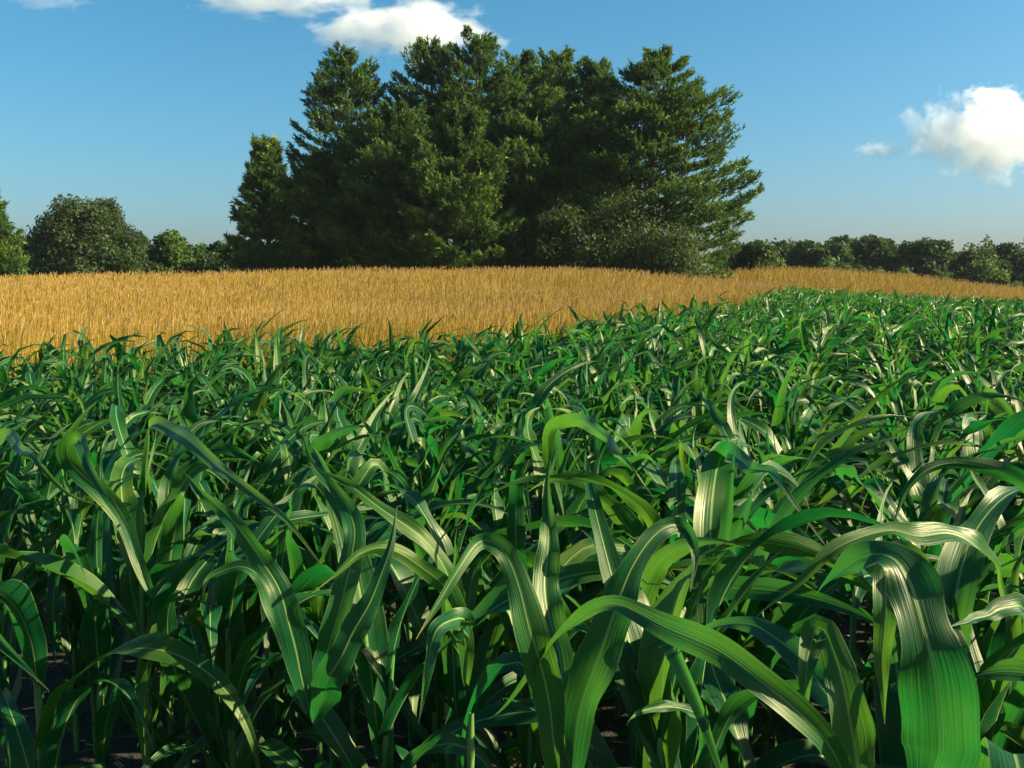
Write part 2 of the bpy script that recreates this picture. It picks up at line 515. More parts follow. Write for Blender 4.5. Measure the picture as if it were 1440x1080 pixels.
# ---- hero plants: the near ones whose blades the photograph shows one by one
def hero_leaf(root, origin, pts, W, face, fold=0.2, ruffle=0.12, rnd=0.5, r=None, K=56, M=8, tip=None):
    C = np.array([at(*p) for p in pts])
    n = len(C)
    # Catmull-Rom through the points
    ext = np.vstack([2 * C[0] - C[1], C, 2 * C[-1] - C[-2]])
    seg = np.linalg.norm(np.diff(C, axis=0), axis=1)
    cum = np.r_[0, np.cumsum(seg)]
    q = np.linspace(0, cum[-1], K)
    P = np.empty((K, 3))
    for k, d in enumerate(q):
        j = min(np.searchsorted(cum, d, 'right') - 1, n - 2)
        t = (d - cum[j]) / max(seg[j], 1e-6)
        p0, p1, p2, p3 = ext[j], ext[j + 1], ext[j + 2], ext[j + 3]
        P[k] = 0.5 * ((2 * p1) + (-p0 + p2) * t + (2 * p0 - 5 * p1 + 4 * p2 - p3) * t ** 2 + (-p0 + 3 * p1 - 3 * p2 + p3) * t ** 3)
    q = np.linspace(0, 1, K)
    Lw = cum[-1]
    P = P + sum(np.outer(np.sin(q * fq + r.uniform(0, 6)) * sstep(0, .2, q), r.normal(0, 1, 3)) * am for fq, am in ((6, .010 * Lw), (13, .006 * Lw), (27, .0022 * Lw)))
    T = norm(np.gradient(P, axis=0))
    view = norm(P - EYE)
    Sf = norm(np.cross(T, view))
    # side vector of a naturally arching blade: horizontal, across the heading
    head = norm((C[-1] - C[0]) * np.array([1, 1, 0]))
    Sw = norm(np.tile(np.cross(head, (0, 0, 1.0)), (K, 1)))
    if np.sum(Sw * Sf) < 0: Sw = -Sw
    fc = np.interp(np.linspace(0, 1, K), np.linspace(0, 1, len(face)), face)[:, None]
    S = norm(Sf * fc + Sw * (1 - fc))
    for k in range(1, K):
        if np.dot(S[k], S[k - 1]) < 0: S[k] = -S[k]
    if np.sum(np.cross(S, T)[:, 2]) < 0: S = -S
    tws = r.normal(0, 0.25) * sstep(0.1, 1, np.linspace(0, 1, K)) + 0.18 * np.sin(np.linspace(0, 7, K) + r.uniform(0, 6))
    S = norm(S * np.cos(tws)[:, None] + np.cross(S, T) * np.sin(tws)[:, None])
    V, A = surface(P[None], S[None], np.array([W]), np.array([fold]), np.array([ruffle]), np.array([r.uniform(0, 6)]), np.array([rnd]), M)
    V = V - np.array(origin)
    return leaf_obj(V[0], A[0], K, M, root)

# (stalk pixel x, y, distance), label, own procedural leaf indices, [(points, width, face, rnd, fold)]
HEROES = [
 ((1318, 1080, 1.12), 'corn plant at the lower right with one broad folded green blade filling the corner', (0, 1, 2, 3),
  [([(1312, 1130, 1.10), (1308, 1000, 1.05), (1298, 890, 1.04), (1282, 815, 1.05), (1258, 783, 1.06), (1222, 786, 1.08), (1185, 815, 1.11), (1155, 845, 1.14)], 0.09, (1, 1, .95, .9, .7, .5, .4), 0.2, 0.10),
   ([(1318, 960, 1.16), (1300, 860, 1.2), (1272, 795, 1.2), (1252, 808, 1.18), (1245, 860, 1.16), (1240, 930, 1.15), (1246, 1010, 1.15)], 0.05, (.6, .7, .9, .9), 0.97, 0.2)]),
 ((1200, 1100, 1.15), 'corn plant beside the lower right corner with a long blade arching far to the left', (0, 1, 2, 3),
  [([(1215, 1160, 1.10), (1180, 1085, 1.05), (1118, 1005, 1.02), (1055, 945, 1.02), (1000, 895, 1.05), (950, 864, 1.1), (895, 852, 1.16), (845, 864, 1.22), (790, 905, 1.3), (735, 965, 1.36), (690, 1010, 1.42)], 0.038, (.75, .8, .75, .62, .6, .55, .5, .6), 0.62, 0.25),
   ([(1203, 1150, 1.16), (1200, 1060, 1.16), (1188, 960, 1.16), (1168, 893, 1.17), (1150, 884, 1.18), (1140, 920, 1.17), (1132, 970, 1.16), (1127, 1030, 1.16)], 0.054, (1, .95, .9, .9, .95), 0.75, 0.18),
   ([(1190, 1080, 1.2), (1178, 1000, 1.3), (1130, 930, 1.4), (1060, 880, 1.5), (1000, 885, 1.6), (940, 930, 1.7)], 0.05, (.6, .6, .5), 0.35, 0.2)]),
 ((1412, 980, 1.55), 'corn plant at the right edge whose olive blade arches left over the dark gap', (0, 1, 2, 5),
  [([(1412, 860, 1.55), (1400, 800, 1.5), (1365, 768, 1.45), (1325, 748, 1.42), (1285, 752, 1.4), (1240, 744, 1.4), (1185, 768, 1.38), (1135, 820, 1.36), (1075, 874, 1.35)], 0.050, (.4, .45, .55, .6, .6, .5), 0.8, 0.22),
   ([(1450, 900, 1.3), (1440, 852, 1.28), (1400, 862, 1.25), (1365, 874, 1.22), (1333, 886, 1.2)], 0.035, (.6, .6, .5), 0.5, 0.2),
   ([(1600, 900, 1.7), (1540, 780, 1.7), (1470, 705, 1.68), (1400, 664, 1.66), (1335, 652, 1.65), (1285, 684, 1.64), (1252, 745, 1.64)], 0.055, (.8, .7, .6, .6), 0.3, 0.25)]),
 ((800, 1075, 1.38), 'corn plant below centre with a wide dark blade leaning right and a folded one left', (0, 1, 2, 3),
  [([(800, 1120, 1.38), (815, 1000, 1.36), (850, 890, 1.34), (895, 800, 1.34), (935, 745, 1.36), (962, 738, 1.38), (975, 770, 1.36), (968, 830, 1.34)], 0.064, (.95, .95, .9, .85, .7), 0.3, 0.12),
   ([(790, 1110, 1.4), (778, 1010, 1.36), (760, 920, 1.34), (735, 840, 1.33), (703, 782, 1.33), (668, 766, 1.33), (640, 800, 1.3), (615, 850, 1.28), (590, 895, 1.26)], 0.055, (.95, .95, .9, .85, .75, .75), 0.7, 0.15),
   ([(796, 1000, 1.42), (775, 860, 1.5), (768, 760, 1.55), (772, 690, 1.6), (776, 640, 1.62)], 0.055, (.9, .8), 0.7, 0.3)]),
 ((432, 1060, 1.55), 'corn plant left of centre with a pale sunlit stalk and blades fanning upward', (1, 2),
  [([(434, 1000, 1.55), (420, 920, 1.52), (385, 830, 1.5), (330, 740, 1.5), (285, 690, 1.52), (255, 655, 1.55)], 0.05, (.95, .9, .9, .8), 0.4, 0.15),
   ([(438, 990, 1.55), (452, 920, 1.55), (480, 850, 1.55), (500, 760, 1.56), (480, 700, 1.6), (445, 650, 1.62), (424, 608, 1.62)], 0.05, (.9, .9, .85, .8), 0.55, 0.15),
   ([(440, 1020, 1.5), (462, 960, 1.42), (500, 880, 1.4), (545, 790, 1.4), (555, 720, 1.42)], 0.055, (.95, .9, .85), 0.15, 0.12),
   ([(430, 960, 1.6), (400, 880, 1.7), (350, 800, 1.75), (300, 810, 1.75), (288, 850, 1.72)], 0.05, (.8, .8), 0.6, 0.2)]),
 ((655, 1040, 1.72), 'corn plant centre left with a long yellow-green strap blade sloping down to the right', (0, 1, 2),
  [([(640, 860, 1.72), (560, 760, 1.7), (505, 700, 1.7), (470, 670, 1.7), (400, 640, 1.75)][::-1][0:1] and
    [(655, 960, 1.72), (650, 880, 1.66), (622, 800, 1.62), (580, 745, 1.6), (530, 705, 1.6), (475, 672, 1.62), (420, 655, 1.66)], 0.042, (.75, .7, .7, .6), 0.85, 0.2),
   ([(650, 930, 1.7), (632, 850, 1.6), (592, 795, 1.55), (548, 770, 1.52), (505, 782, 1.5), (470, 812, 1.48), (443, 835, 1.46)], 0.04, (.6, .6, .6), 0.9, 0.2),
   ([(660, 900, 1.62), (655, 872, 1.5), (630, 872, 1.45), (606, 890, 1.42), (596, 950, 1.4), (588, 1018, 1.4)], 0.045, (.7, .75, .8), 0.55, 0.2)]),
 ((905, 960, 2.1), 'corn plant in the middle with two olive blades arching above its neighbours', (0, 1, 4, 6),
  [([(905, 820, 2.1), (915, 740, 2.05), (880, 695, 2.0), (820, 676, 1.95), (755, 682, 1.9), (690, 702, 1.86), (640, 738, 1.84)], 0.047, (.6, .55, .5, .5), 0.8, 0.22),
   ([(800, 760, 2.8), (782, 660, 2.75), (782, 605, 2.6), (815, 592, 2.35), (870, 640, 1.9), (905, 685, 1.85), (934, 722, 1.82)], 0.046, (.5, .6, .75, .7), 0.75, 0.2),
   ([(985, 720, 3.0), (1000, 672, 2.95), (1015, 646, 2.75), (1042, 642, 2.45), (1088, 684, 2.05), (1130, 730, 1.95), (1172, 780, 1.9)], 0.062, (.6, .8, .85), 0.25, 0.15)]),
 ((205, 1010, 2.75), 'corn plant on the left with a glossy pale blade bowing down to the right', (0, 1, 3, 5, 6),
  [([(205, 700, 3.0), (206, 640, 2.9), (222, 610, 2.75), (262, 614, 2.5), (312, 640, 2.3), (370, 688, 2.1), (412, 740, 2.0), (458, 818, 1.9)], 0.05, (.4, .5, .65, .65, .6), 0.95, 0.18),
   ([(215, 840, 2.3), (160, 720, 2.3), (90, 640, 2.25), (112, 622, 2.1), (150, 690, 1.95), (180, 740, 1.92), (198, 790, 1.9)], 0.055, (.6, .7, .8), 0.6, 0.15)]),
 ((60, 1000, 2.5), 'corn plant near the left edge with a thin blade bowing right across dark leaves', (0, 1, 2, 4, 6),
  [([(-60, 700, 3.0), (-50, 640, 2.9), (-10, 616, 2.6), (20, 622, 2.4), (60, 652, 2.1), (100, 690, 2.05), (142, 716, 2.0)], 0.05, (.5, .6, .6), 0.8, 0.2)]),
]
GROUP = 'corn plants standing in the field'
hr = np.random.default_rng(5)
for (hx, hy, hd), label, own, leaves in HEROES:
    c = at(hx, hy, hd)
    x, y = float(c[0]), float(c[1])
    HERO_BASES.append((x, y))
    z = float(height(x, y))
    root = build_plant(x, y, hr, 1.05, 30, 6, label, GROUP, keep_idx=own)
    for pts, W, face, rnd, fold in leaves:
        hero_leaf(root, (x, y, z), pts, W, face, fold, 0.30, rnd, hr)

# ---- all other plants
hb = np.array(HERO_BASES)
dist_h = np.min(np.linalg.norm(pos[:, None] - hb[None], axis=2), axis=1)
pos = pos[dist_h > 0.13]
d = pos[:, 1]
inview = (np.abs(pos[:, 0]) < 0.53 * pos[:, 1] + 0.15)
pos_in = pos[inview]; pos_out = pos[~inview]
order = np.argsort(pos_in[:, 1])
pos_in = pos_in[order]
N_IND = 288
N_NEAR = 28
ORD = ('first second third fourth fifth sixth seventh eighth ninth tenth eleventh twelfth thirteenth fourteenth fifteenth sixteenth seventeenth '
       'eighteenth nineteenth twentieth twenty-first twenty-second twenty-third twenty-fourth twenty-fifth twenty-sixth twenty-seventh twenty-eighth twenty-ninth thirtieth').split()
near_rank = np.argsort(pos_in[:N_NEAR, 0] / pos_in[:N_NEAR, 1])
pr = np.random.default_rng(77)
for k in range(N_IND):
    x, y = pos_in[k]
    K, M = (26, 4) if y < 4.2 else (18, 4)
    if k < N_NEAR: lab = 'green corn plant in the nearest rows, %s from the left edge of the picture' % ORD[int(np.where(near_rank == k)[0][0])]
    elif y < 4.2: lab = 'green corn plant in the dense rows just behind the foreground blades'
    elif y < 5.4: lab = 'green corn plant in the lower middle of the field'
    else: lab = 'green corn plant in the middle of the field with arching blades'
    build_plant(float(x), float(y), pr, pr.uniform(0.9, 1.07) * size_at(y), K, M, lab, GROUP)

def corn_mass(name, P2, K, M, label, r):
    Vs, As, nl = [], [], 0
    SV, SF, SA, off = [], [], [], 0
    Pl, Sl, Wl, Fo, Ru, Ph, Rn = [], [], [], [], [], [], []
    for (x, y) in P2:
        pp = plant_params(r, r.uniform(0.9, 1.1) * size_at(y))
        if y > 14:
            sel = np.arange(pp['n']) >= 3
            for k_ in ('hz', 'phi', 'L', 'W', 'th0', 'dth', 'tw', 'fold', 'ruf', 'rnd'): pp[k_] = pp[k_][sel]
            pp['n'] = int(sel.sum())
        z = float(height(x, y))
        lean = r.normal(0, 0.03, 2)
        top = pp['hz'][-1]
        B = np.stack([x + lean[0] * (pp['hz'] / top) ** 2, y + lean[1] * (pp['hz'] / top) ** 2, z + pp['hz']], -1)
        P, S = leaf_lines(B, pp['phi'], pp['th0'], pp['dth'], pp['L'], pp['tw'], K, r)
        Pl.append(P); Sl.append(S); Wl.append(pp['W']); Fo.append(pp['fold']); Ru.append(pp['ruf']); Rn.append(pp['rnd'])
        V, F = tube([(x, y, z - 0.03), (x + lean[0] * .4, y + lean[1] * .4, z + top * 0.6), (x + lean[0], y + lean[1], z + top)], [0.014, 0.011, 0.004], 4)
        SV.append(V); SF.append(F + off); off += len(V)
    P = np.concatenate(Pl); S = np.concatenate(Sl); W = np.concatenate(Wl)
    V, A = surface(P, S, W, np.concatenate(Fo), np.concatenate(Ru), r.uniform(0, 6, len(W)), np.concatenate(Rn), M)
    n = len(W); per = K * (M + 1)
    F = (grid_faces(K, M)[None] + (np.arange(n) * per)[:, None, None]).reshape(-1, 4)
    o = add(name, make_mesh(name, V.reshape(-1, 3), F, M_LEAF, A.reshape(-1, 3)))
    SVa = np.concatenate(SV)
    s = add('stalks', make_mesh('stalks', SVa, np.concatenate(SF), M_STALK), o)
    s['kind'] = 'stuff'
    tag(o, label, 'corn', None, 'stuff')
    return o

rest = np.concatenate([pos_in[N_IND:], pos_out])
mr = np.random.default_rng(99)
near = rest[rest[:, 1] < 16]; farp = rest[rest[:, 1] >= 16]
# one object for the rest of the field
def corn_rest():
    o = corn_mass('corn_rows', rest, 8, 2, 'dense green corn rows running back to the edge of the dry grass', mr)
corn_rest()

# ------------------------------------------------------------------ dry grass field
def grass_field():
    r = np.random.default_rng(3)
    P = []
    # density falls with distance
    for (y0, y1, dens, margin) in ((4, 14, 950, 7), (14, 24, 620, 8), (24, 42, 320, 9), (42, 60, 70, 4), (60, 86, 55, 5)):
        n_y = (y1 * 0.56 + margin) * 2 * (y1 - y0) * dens
        n = int(n_y)
        y = r.uniform(y0, y1, n); x = r.uniform(-0.56 * y1 - margin, 0.56 * y1 + margin, n)
        k = (y > corn_back(x) + 0.35) & (np.abs(x) < 0.545 * y + margin)
        if y0 >= 42:      # only the right hand hill shows behind the first crest
            k &= x > 0.02 * y
        P.append(np.stack([x[k], y[k]], -1))
    P = np.concatenate(P)
    n = len(P)
    z = height(P[:, 0], P[:, 1])
    big = np.sin(P[:, 0] * .55 + 1.3 * np.sin(P[:, 1] * .3)) * np.sin(P[:, 1] * .45 + P[:, 0] * .2)
    h = 0.92 * r.uniform(0.62, 1.12, n) * (1 + 0.06 * big)
    # low spot trodden into the right hand hill
    low = np.exp(-(((P[:, 0] - 13.6) / 1.3) ** 2 + ((P[:, 1] - 55.5) / 1.6) ** 2))
    h *= 1 - 0.6 * low
    wd = (0.0012 + 0.00015 * P[:, 1]) * r.uniform(0.8, 1.5, n)
    az = r.uniform(0, 2 * PI, n)
    lean = r.gamma(2.0, 0.045, n) + 0.01
    la = r.normal(0.2, 1.1, n)            # leaning mostly with the wind
    base = np.stack([P[:, 0], P[:, 1], z - 0.02], -1)
    ld = np.stack([np.cos(la), np.sin(la), 0 * la], -1)
    sd = np.stack([np.cos(az), np.sin(az), 0 * az], -1)
    ts = (0.0, 0.6, 1.0)
    rows = []
    for t, ww in zip(ts, (1.0, 0.8, 0.25)):
        c = base + np.array([0, 0, 1.0]) * (h * t)[:, None] + ld * (lean * h * 1.6 * t ** 2)[:, None]
        rows.append(c - sd * (wd * ww)[:, None]); rows.append(c + sd * (wd * ww)[:, None])
    V = np.stack(rows, 1)
    o = np.arange(n)[:, None, None] * 6
    F = (np.array([[0, 1, 3, 2], [2, 3, 5, 4]])[None] + o).reshape(-1, 4)
    rnd = r.uniform(0, 1, n)
    A = np.zeros((n, 6, 3)); A[..., 2] = rnd[:, None]
    g = add('dry_grass', make_mesh('dry_grass', V.reshape(-1, 3), F, M_GRASS, A.reshape(-1, 3), False))
    tag(g, 'tall golden dry grass covering the low hill behind the corn', 'grass', None, 'stuff')
    # seed heads on a share of the stalks
    k = r.random(n) < np.where(P[:, 1] > 42, 0.18, 0.14)
    tipc = (rows[4] + rows[5])[k] * 0.5
    up = norm((tipc - (rows[2] + rows[3])[k] * 0.5))
    hl = r.uniform(0.07, 0.14, k.sum())[:, None]; hw = (0.0026 + 0.00018 * P[k, 1])[:, None] * 1.3
    a2 = sd[k]; b2 = np.stack([-a2[:, 1], a2[:, 0], 0 * a2[:, 0]], -1)
    q = [tipc - up * 0.02, tipc + up * hl * .4 - a2 * hw, tipc + up * hl, tipc + up * hl * .4 + a2 * hw,
         tipc - up * 0.02, tipc + up * hl * .4 - b2 * hw, tipc + up * hl, tipc + up * hl * .4 + b2 * hw]
    V = np.stack(q, 1); m = len(V)
    F = (np.array([[0, 1, 2, 3], [4, 5, 6, 7]])[None] + np.arange(m)[:, None, None] * 8).reshape(-1, 4)
    A = np.zeros((m, 8, 3)); A[..., 2] = r.uniform(0, 1, m)[:, None]
    s = add('seed_heads', make_mesh('seed_heads', V.reshape(-1, 3), F, M_HEAD, A.reshape(-1, 3), False), g)
    s['kind'] = 'stuff'
    return n
print('grass blades', grass_field())

# ------------------------------------------------------------------ trees
def tri_cloud(C, D, L, W, rnd, r):
    """Narrow leaf triangles: centres C, directions D, lengths L, widths W."""
    n = len(C)
    ref = r.normal(0, 1, (n, 3))
    S = norm(np.cross(D, ref))
    V = np.stack([C - S * W[:, None], C + S * W[:, None], C + D * L[:, None]], 1)
    A = np.zeros((n, 3, 3)); A[..., 2] = rnd[:, None]
    F = np.arange(n * 3).reshape(-1, 3)
    return V.reshape(-1, 3), F, A.reshape(-1, 3)

def quad_cloud(C, N, size, rnd, r):
    n = len(C)
    ref = r.normal(0, 1, (n, 3))
    S = norm(np.cross(N, ref)); T = np.cross(N, S)
    a = size[:, None]
    V = np.stack([C - S * a * .8, C - T * a * .5, C + S * a, C + T * a * .5], 1)
    A = np.zeros((n, 4, 3)); A[..., 2] = rnd[:, None]
    return V.reshape(-1, 3), np.arange(n * 4).reshape(-1, 4), A.reshape(-1, 3)

def pine(x, y, zb, H, prof, label, group, seed, open_low=0.25, twigs=30, dens=1.0, tuft=0.26, flat=1.0, gap=0.82, lo=0.62):
    """White pine: tapered trunk, whorls of limbs carrying flat plumes of upright tufts."""
    r = np.random.default_rng(seed)
    root = empty('pine_tree', (x, y, zb))
    tag(root, label, 'tree', group)
    bend = r.normal(0, 0.25, 2)
    zs = np.linspace(-0.3, H * 0.985, 12)
    fx = lambda z: np.stack([bend[0] * np.sin(z / H * 3), bend[1] * np.sin(z / H * 2.5), z + 0 * z], -1)
    TV, TF = tube(fx(zs), 0.30 * (H / 17) * (1 - zs / H) ** 0.8 + 0.025, 8)
    tv, tf, off = [TV], [TF], len(TV)
    Cs, Ds, Ls, Rn = [], [], [], []
    z = H * 0.06
    ang = r.uniform(0, 6)
    while z < H * 0.985:
        t = z / H
        nb = int(r.integers(4, 7)) if t > .25 else int(r.integers(3, 6))
        for b in range(nb):
            ang += 2.4 + r.normal(0, 0.35)
            Rr = np.interp(t, [p[0] for p in prof], [p[1] for p in prof]) * r.uniform(lo, 1.12)
            if r.random() < 0.05: Rr *= 1.18
            rise = np.interp(t, [0, 0.4, 0.8, 1.0], [-0.10, 0.05, 0.45, 1.6]) + r.normal(0, 0.10)
            m = 7
            q = np.linspace(0, 1, m)
            out = np.stack([np.cos(ang) * Rr * q, np.sin(ang) * Rr * q, Rr * rise * flat * 0.55 * q + Rr * (0.20 * flat) * q ** 2.5 - 0.1 * Rr * np.sin(q * PI)], -1)
            P = fx(np.array([z]))[0] + out
            V, F = tube(P, np.linspace(0.05 + 0.012 * Rr, 0.012, m), 4)
            tv.append(V); tf.append(F + off); off += len(V)
            # plume: points on both sides of the limb, flat, denser outwards
            k = max(int(1.9 * twigs * dens * (0.35 + Rr / 3.2)), 6)
            if t < 0.16: k = int(k * 0.6)
            s = r.beta(1.9, 1.15, k) * 1.02
            latw = Rr * (0.37 * np.sin(np.clip(s, 0, 1) * PI * 0.85) + 0.05)
            lat = r.uniform(-1, 1, k) * latw
            i = np.clip(s * (m - 1), 0, m - 1.001); i0 = i.astype(int); fr = (i - i0)[:, None]
            c = P[i0] * (1 - fr) + P[i0 + 1] * fr
            side = np.array([-math.sin(ang), math.cos(ang), 0])
            c = c + side * lat[:, None] + np.array([0, 0, 1.0]) * (r.normal(0.05, 0.085, k) - 0.10 * np.abs(lat))[:, None]
            od = norm(np.stack([np.cos(ang) + side[0] * lat / (Rr + .1), np.sin(ang) + side[1] * lat / (Rr + .1), 0 * lat], -1))
            upw = np.clip(r.normal(0.75, 0.3, k), 0.1, 1.6) * (0.6 + 0.8 * t)
            dr = norm(od + np.array([0, 0, 1.0]) * upw[:, None])
            Cs.append(c); Ds.append(dr); Ls.append(np.full(k, tuft) * r.uniform(0.7, 1.4, k))
            Rn.append(np.clip(r.normal(0.08 + 0.55 * s ** 1.5, 0.16) + r.normal(0, 0.08), 0, 1))  # needles paler towards the limb tip: sunlit ends put into the colour
        z += (0.78 + 0.45 * (1 - t)) * r.uniform(0.75, 1.3) * gap * H / 17
    # leader tufts
    k = 26
    zt = r.uniform(H * 0.93, H * 1.0, k)
    Cs.append(fx(zt) + r.normal(0, 0.09, (k, 3))); Ds.append(norm(np.stack([r.normal(0, .35, k), r.normal(0, .35, k), np.ones(k)], -1)))
    Ls.append(np.full(k, tuft * 1.2)); Rn.append(r.uniform(0.4, 0.9, k))
    C = np.concatenate(Cs); D = np.concatenate(Ds); L = np.concatenate(Ls); rn = np.concatenate(Rn)
    # every twig end: a shoot with a sleeve of needle bundles around it
    q = 11
    n = len(C)
    along = np.tile(np.linspace(0.0, 1.0, q), n)
    Cx = np.repeat(C, q, 0) + np.repeat(D * (L * 1.1)[:, None], q, 0) * along[:, None]
    Dx = norm(np.repeat(D, q, 0) * 0.8 + r.normal(0, 0.62, (n * q, 3)))
    Lx = np.repeat(L, q) * 0.85 * r.uniform(0.7, 1.2, n * q)
    Wx = Lx * 0.16
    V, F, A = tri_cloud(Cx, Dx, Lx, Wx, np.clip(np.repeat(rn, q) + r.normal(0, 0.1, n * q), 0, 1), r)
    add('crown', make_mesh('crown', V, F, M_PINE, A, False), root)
    add('trunk', make_mesh('trunk', np.concatenate(tv), np.concatenate(tf), M_BARK), root)
    return root, len(F)

def broad_geo(H, Rw, r, lobes, nleaf, size, low=0.12, flat=1.0, trunk_r=0.22, twig=0, scatter=0.0, tone=0.45, lrr=(0.28, 0.46)):
    tv, tf, off = [], [], 0
    def addt(P, rad, k=6):
        nonlocal off
        V, F = tube(P, rad, k); tv.append(V); tf.append(F + off); off += len(V)
    addt([(0, 0, -0.3), (0.05, 0, H * .2), (-0.05, 0.05, H * .45), (0, 0, H * .8)], [trunk_r, trunk_r * .8, trunk_r * .5, 0.03], 8)
    Cs, Ns, Ss, Rn = [], [], [], []
    cen = []
    for i in range(lobes):
        a = r.uniform(0, 2 * PI); t = r.uniform(0, 1)
        zc = H * (low + 0.06 + (0.80 - low) * t)
        lr = Rw * r.uniform(*lrr)
        # radius available at that height (dome that is full to the ground)
        env = math.sqrt(max(1 - (max((zc + lr * 0.5) / H - 0.34, 0) / 0.68) ** 2, 0.0))
        q = math.sqrt(r.uniform(0.15, 1)) * max(env * Rw - lr * 0.75, 0.0)
        c = np.array([math.cos(a) * q, math.sin(a) * q, min(zc, H - lr * 0.85)])
        cen.append((c, lr))
        st = np.array([0, 0, max(c[2] - q * 0.8 - 0.3, H * .12)])
        addt([st, st * .45 + c * .55 + (0, 0, 0.15), c], [trunk_r * .35, trunk_r * .2, 0.02], 5)
        for _ in range(3):
            e = c + norm(r.normal(0, 1, 3)) * lr * 0.9
            addt([c, (c + e) / 2 + r.normal(0, .05, 3), e], [0.03, 0.02, 0.008], 4)
    tot = sum(l ** 2 for _, l in cen)
    for c, lr in cen:
        k = int(nleaf * lr ** 2 / tot)
        dvec = norm(r.normal(0, 1, (k, 3)))
        # lumpy small bunches on each lobe
        bump = 1 + 0.16 * np.sin(dvec[:, 0] * 7 + c[0] * 3) * np.sin(dvec[:, 1] * 6 + c[1]) + 0.12 * np.sin(dvec[:, 2] * 9 + c[2])
        rad = lr * bump * r.uniform(0.0, 1, k) ** 0.28 * r.uniform(0.85, 1.12, k) * (1 + scatter * np.abs(r.normal(0, 1, k)))
        p = c + dvec * rad[:, None] * np.array([1, 1, 0.85 * flat])
        Cs.append(p); Ns.append(norm(dvec * 0.7 + r.normal(0, 0.6, (k, 3)) + (0, 0, 0.2)))
        Ss.append(size * r.uniform(0.6, 1.3, k)); Rn.append(np.clip(r.normal(tone, 0.22, k) + r.normal(0, .08), 0, 1))
    V, F, A = quad_cloud(np.concatenate(Cs), np.concatenate(Ns), np.concatenate(Ss), np.concatenate(Rn), r)
    V[:, 2] = np.maximum(V[:, 2], 0.0)
    return (V, F, A), (np.concatenate(tv), np.concatenate(tf))

def broadleaf(name, x, y, zb, label, group, geo_, mat, sc=(1, 1, 1), rz=0.0, cat='tree'):
    root = empty(name, (x, y, zb))
    root.scale = sc; root.rotation_euler = (0, 0, rz)
    tag(root, label, cat, group)
    add('crown', geo_[0], root); add('trunk', geo_[1], root)
    return root

def geo_meshes(g, mat):
    (V, F, A), (tv, tf) = g
    return make_mesh('crown', V, F, mat, A, False), make_mesh('trunk', tv, tf, M_BARK)

PG = 'pines of the large clump on the hill'
def pine_px(px, ytop, dist, prof, label, seed, **kw):
    x = (px - 720) / F_PX * dist
    z = float(height(x, dist))
    top = 1.68 + (400 - ytop) / F_PX * dist
    return pine(x, dist, z, top - z, prof, label, PG, seed, **kw)

big = [(0, 3.2), (0.15, 4.3), (0.35, 4.6), (0.55, 4.1), (0.75, 3.2), (0.88, 2.0), (0.96, 1.0), (1, 0.35)]
slim = [(0, 2.6), (0.2, 3.4), (0.45, 3.2), (0.7, 2.5), (0.88, 1.5), (0.96, .8), (1, 0.3)]
rpine = [(0, 4.6), (0.15, 5.4), (0.4, 5.6), (0.62, 4.8), (0.82, 3.4), (0.93, 1.8), (1, 0.4)]
small = [(0, 2.4), (0.25, 2.8), (0.5, 2.0), (0.8, 1.1), (1, 0.3)]
tot = 0
for a in [
    (378, 206, 60, small, 'smallest pine at the far left end of the clump, narrow and bluish', 1, dict(dens=1.5)),
    (492, 86, 66, big, 'tall pine on the left of the clump with a thin pointed top', 2, dict(dens=1.35)),
    (605, 84, 68, big, 'pine with a sparse twiggy top just right of the gap beneath the cloud', 3, dict(dens=1.3)),
    (674, 68, 66, big, 'tallest pine in the middle of the clump touching the cloud', 4, dict(dens=1.5)),
    (738, 96, 71, big, 'rear pine between the tallest one and the pair of tops right of it', 5, dict(dens=1.3)),
    (788, 94, 67, big, 'left one of the pair of narrow pine tops right of centre', 6, dict(dens=1.4)),
    (832, 106, 65, slim, 'right one of the pair of narrow pine tops right of centre', 7, dict(dens=1.4)),
    (922, 92, 61, rpine, 'broad pine at the right end of the clump with layered limbs', 8, dict(dens=1.75, flat=0.4, gap=0.85, lo=0.8)),
    (560, 165, 61, big, 'shorter pine in front, low left of the tallest one', 9, dict(dens=1.4)),
    (650, 175, 57, slim, 'shorter front pine with sunlit plumes below the tallest top', 10, dict(dens=1.5)),
    (745, 150, 60, big, 'shorter front pine right of the sunlit plumes', 12, dict(dens=1.4)),
    (458, 235, 63, slim, 'mid height pine between the smallest one and the tall left one', 13, dict(dens=1.3)),
    ]:
    kw = a[6]
    tot += pine_px(a[0], a[1], a[2], a[3], a[4], a[5], **kw)[1]
print('pine tris', tot)

tr = np.random.default_rng(21)
def px_xy(px, dist): return (px - 720) / F_PX * dist
def top_z(py, dist): return 1.68 + (400 - py) / F_PX * dist

def single_broad(name, px, ytop, dist, wpx, label, mat, lobes, nleaf, size, group=None, low=0.1, cat='tree', tr_r=0.2, scatter=0.0, lr=(0.28, 0.46)):
    x = px_xy(px, dist); z = float(height(x, dist)); H = top_z(ytop, dist) - z
    g = broad_geo(H, wpx / 2 / F_PX * dist, tr, lobes, nleaf, size, low=low, trunk_r=tr_r, scatter=scatter, lrr=lr)
    return broadleaf(name, x, dist, z, label, group, geo_meshes(g, mat), mat, cat=cat)

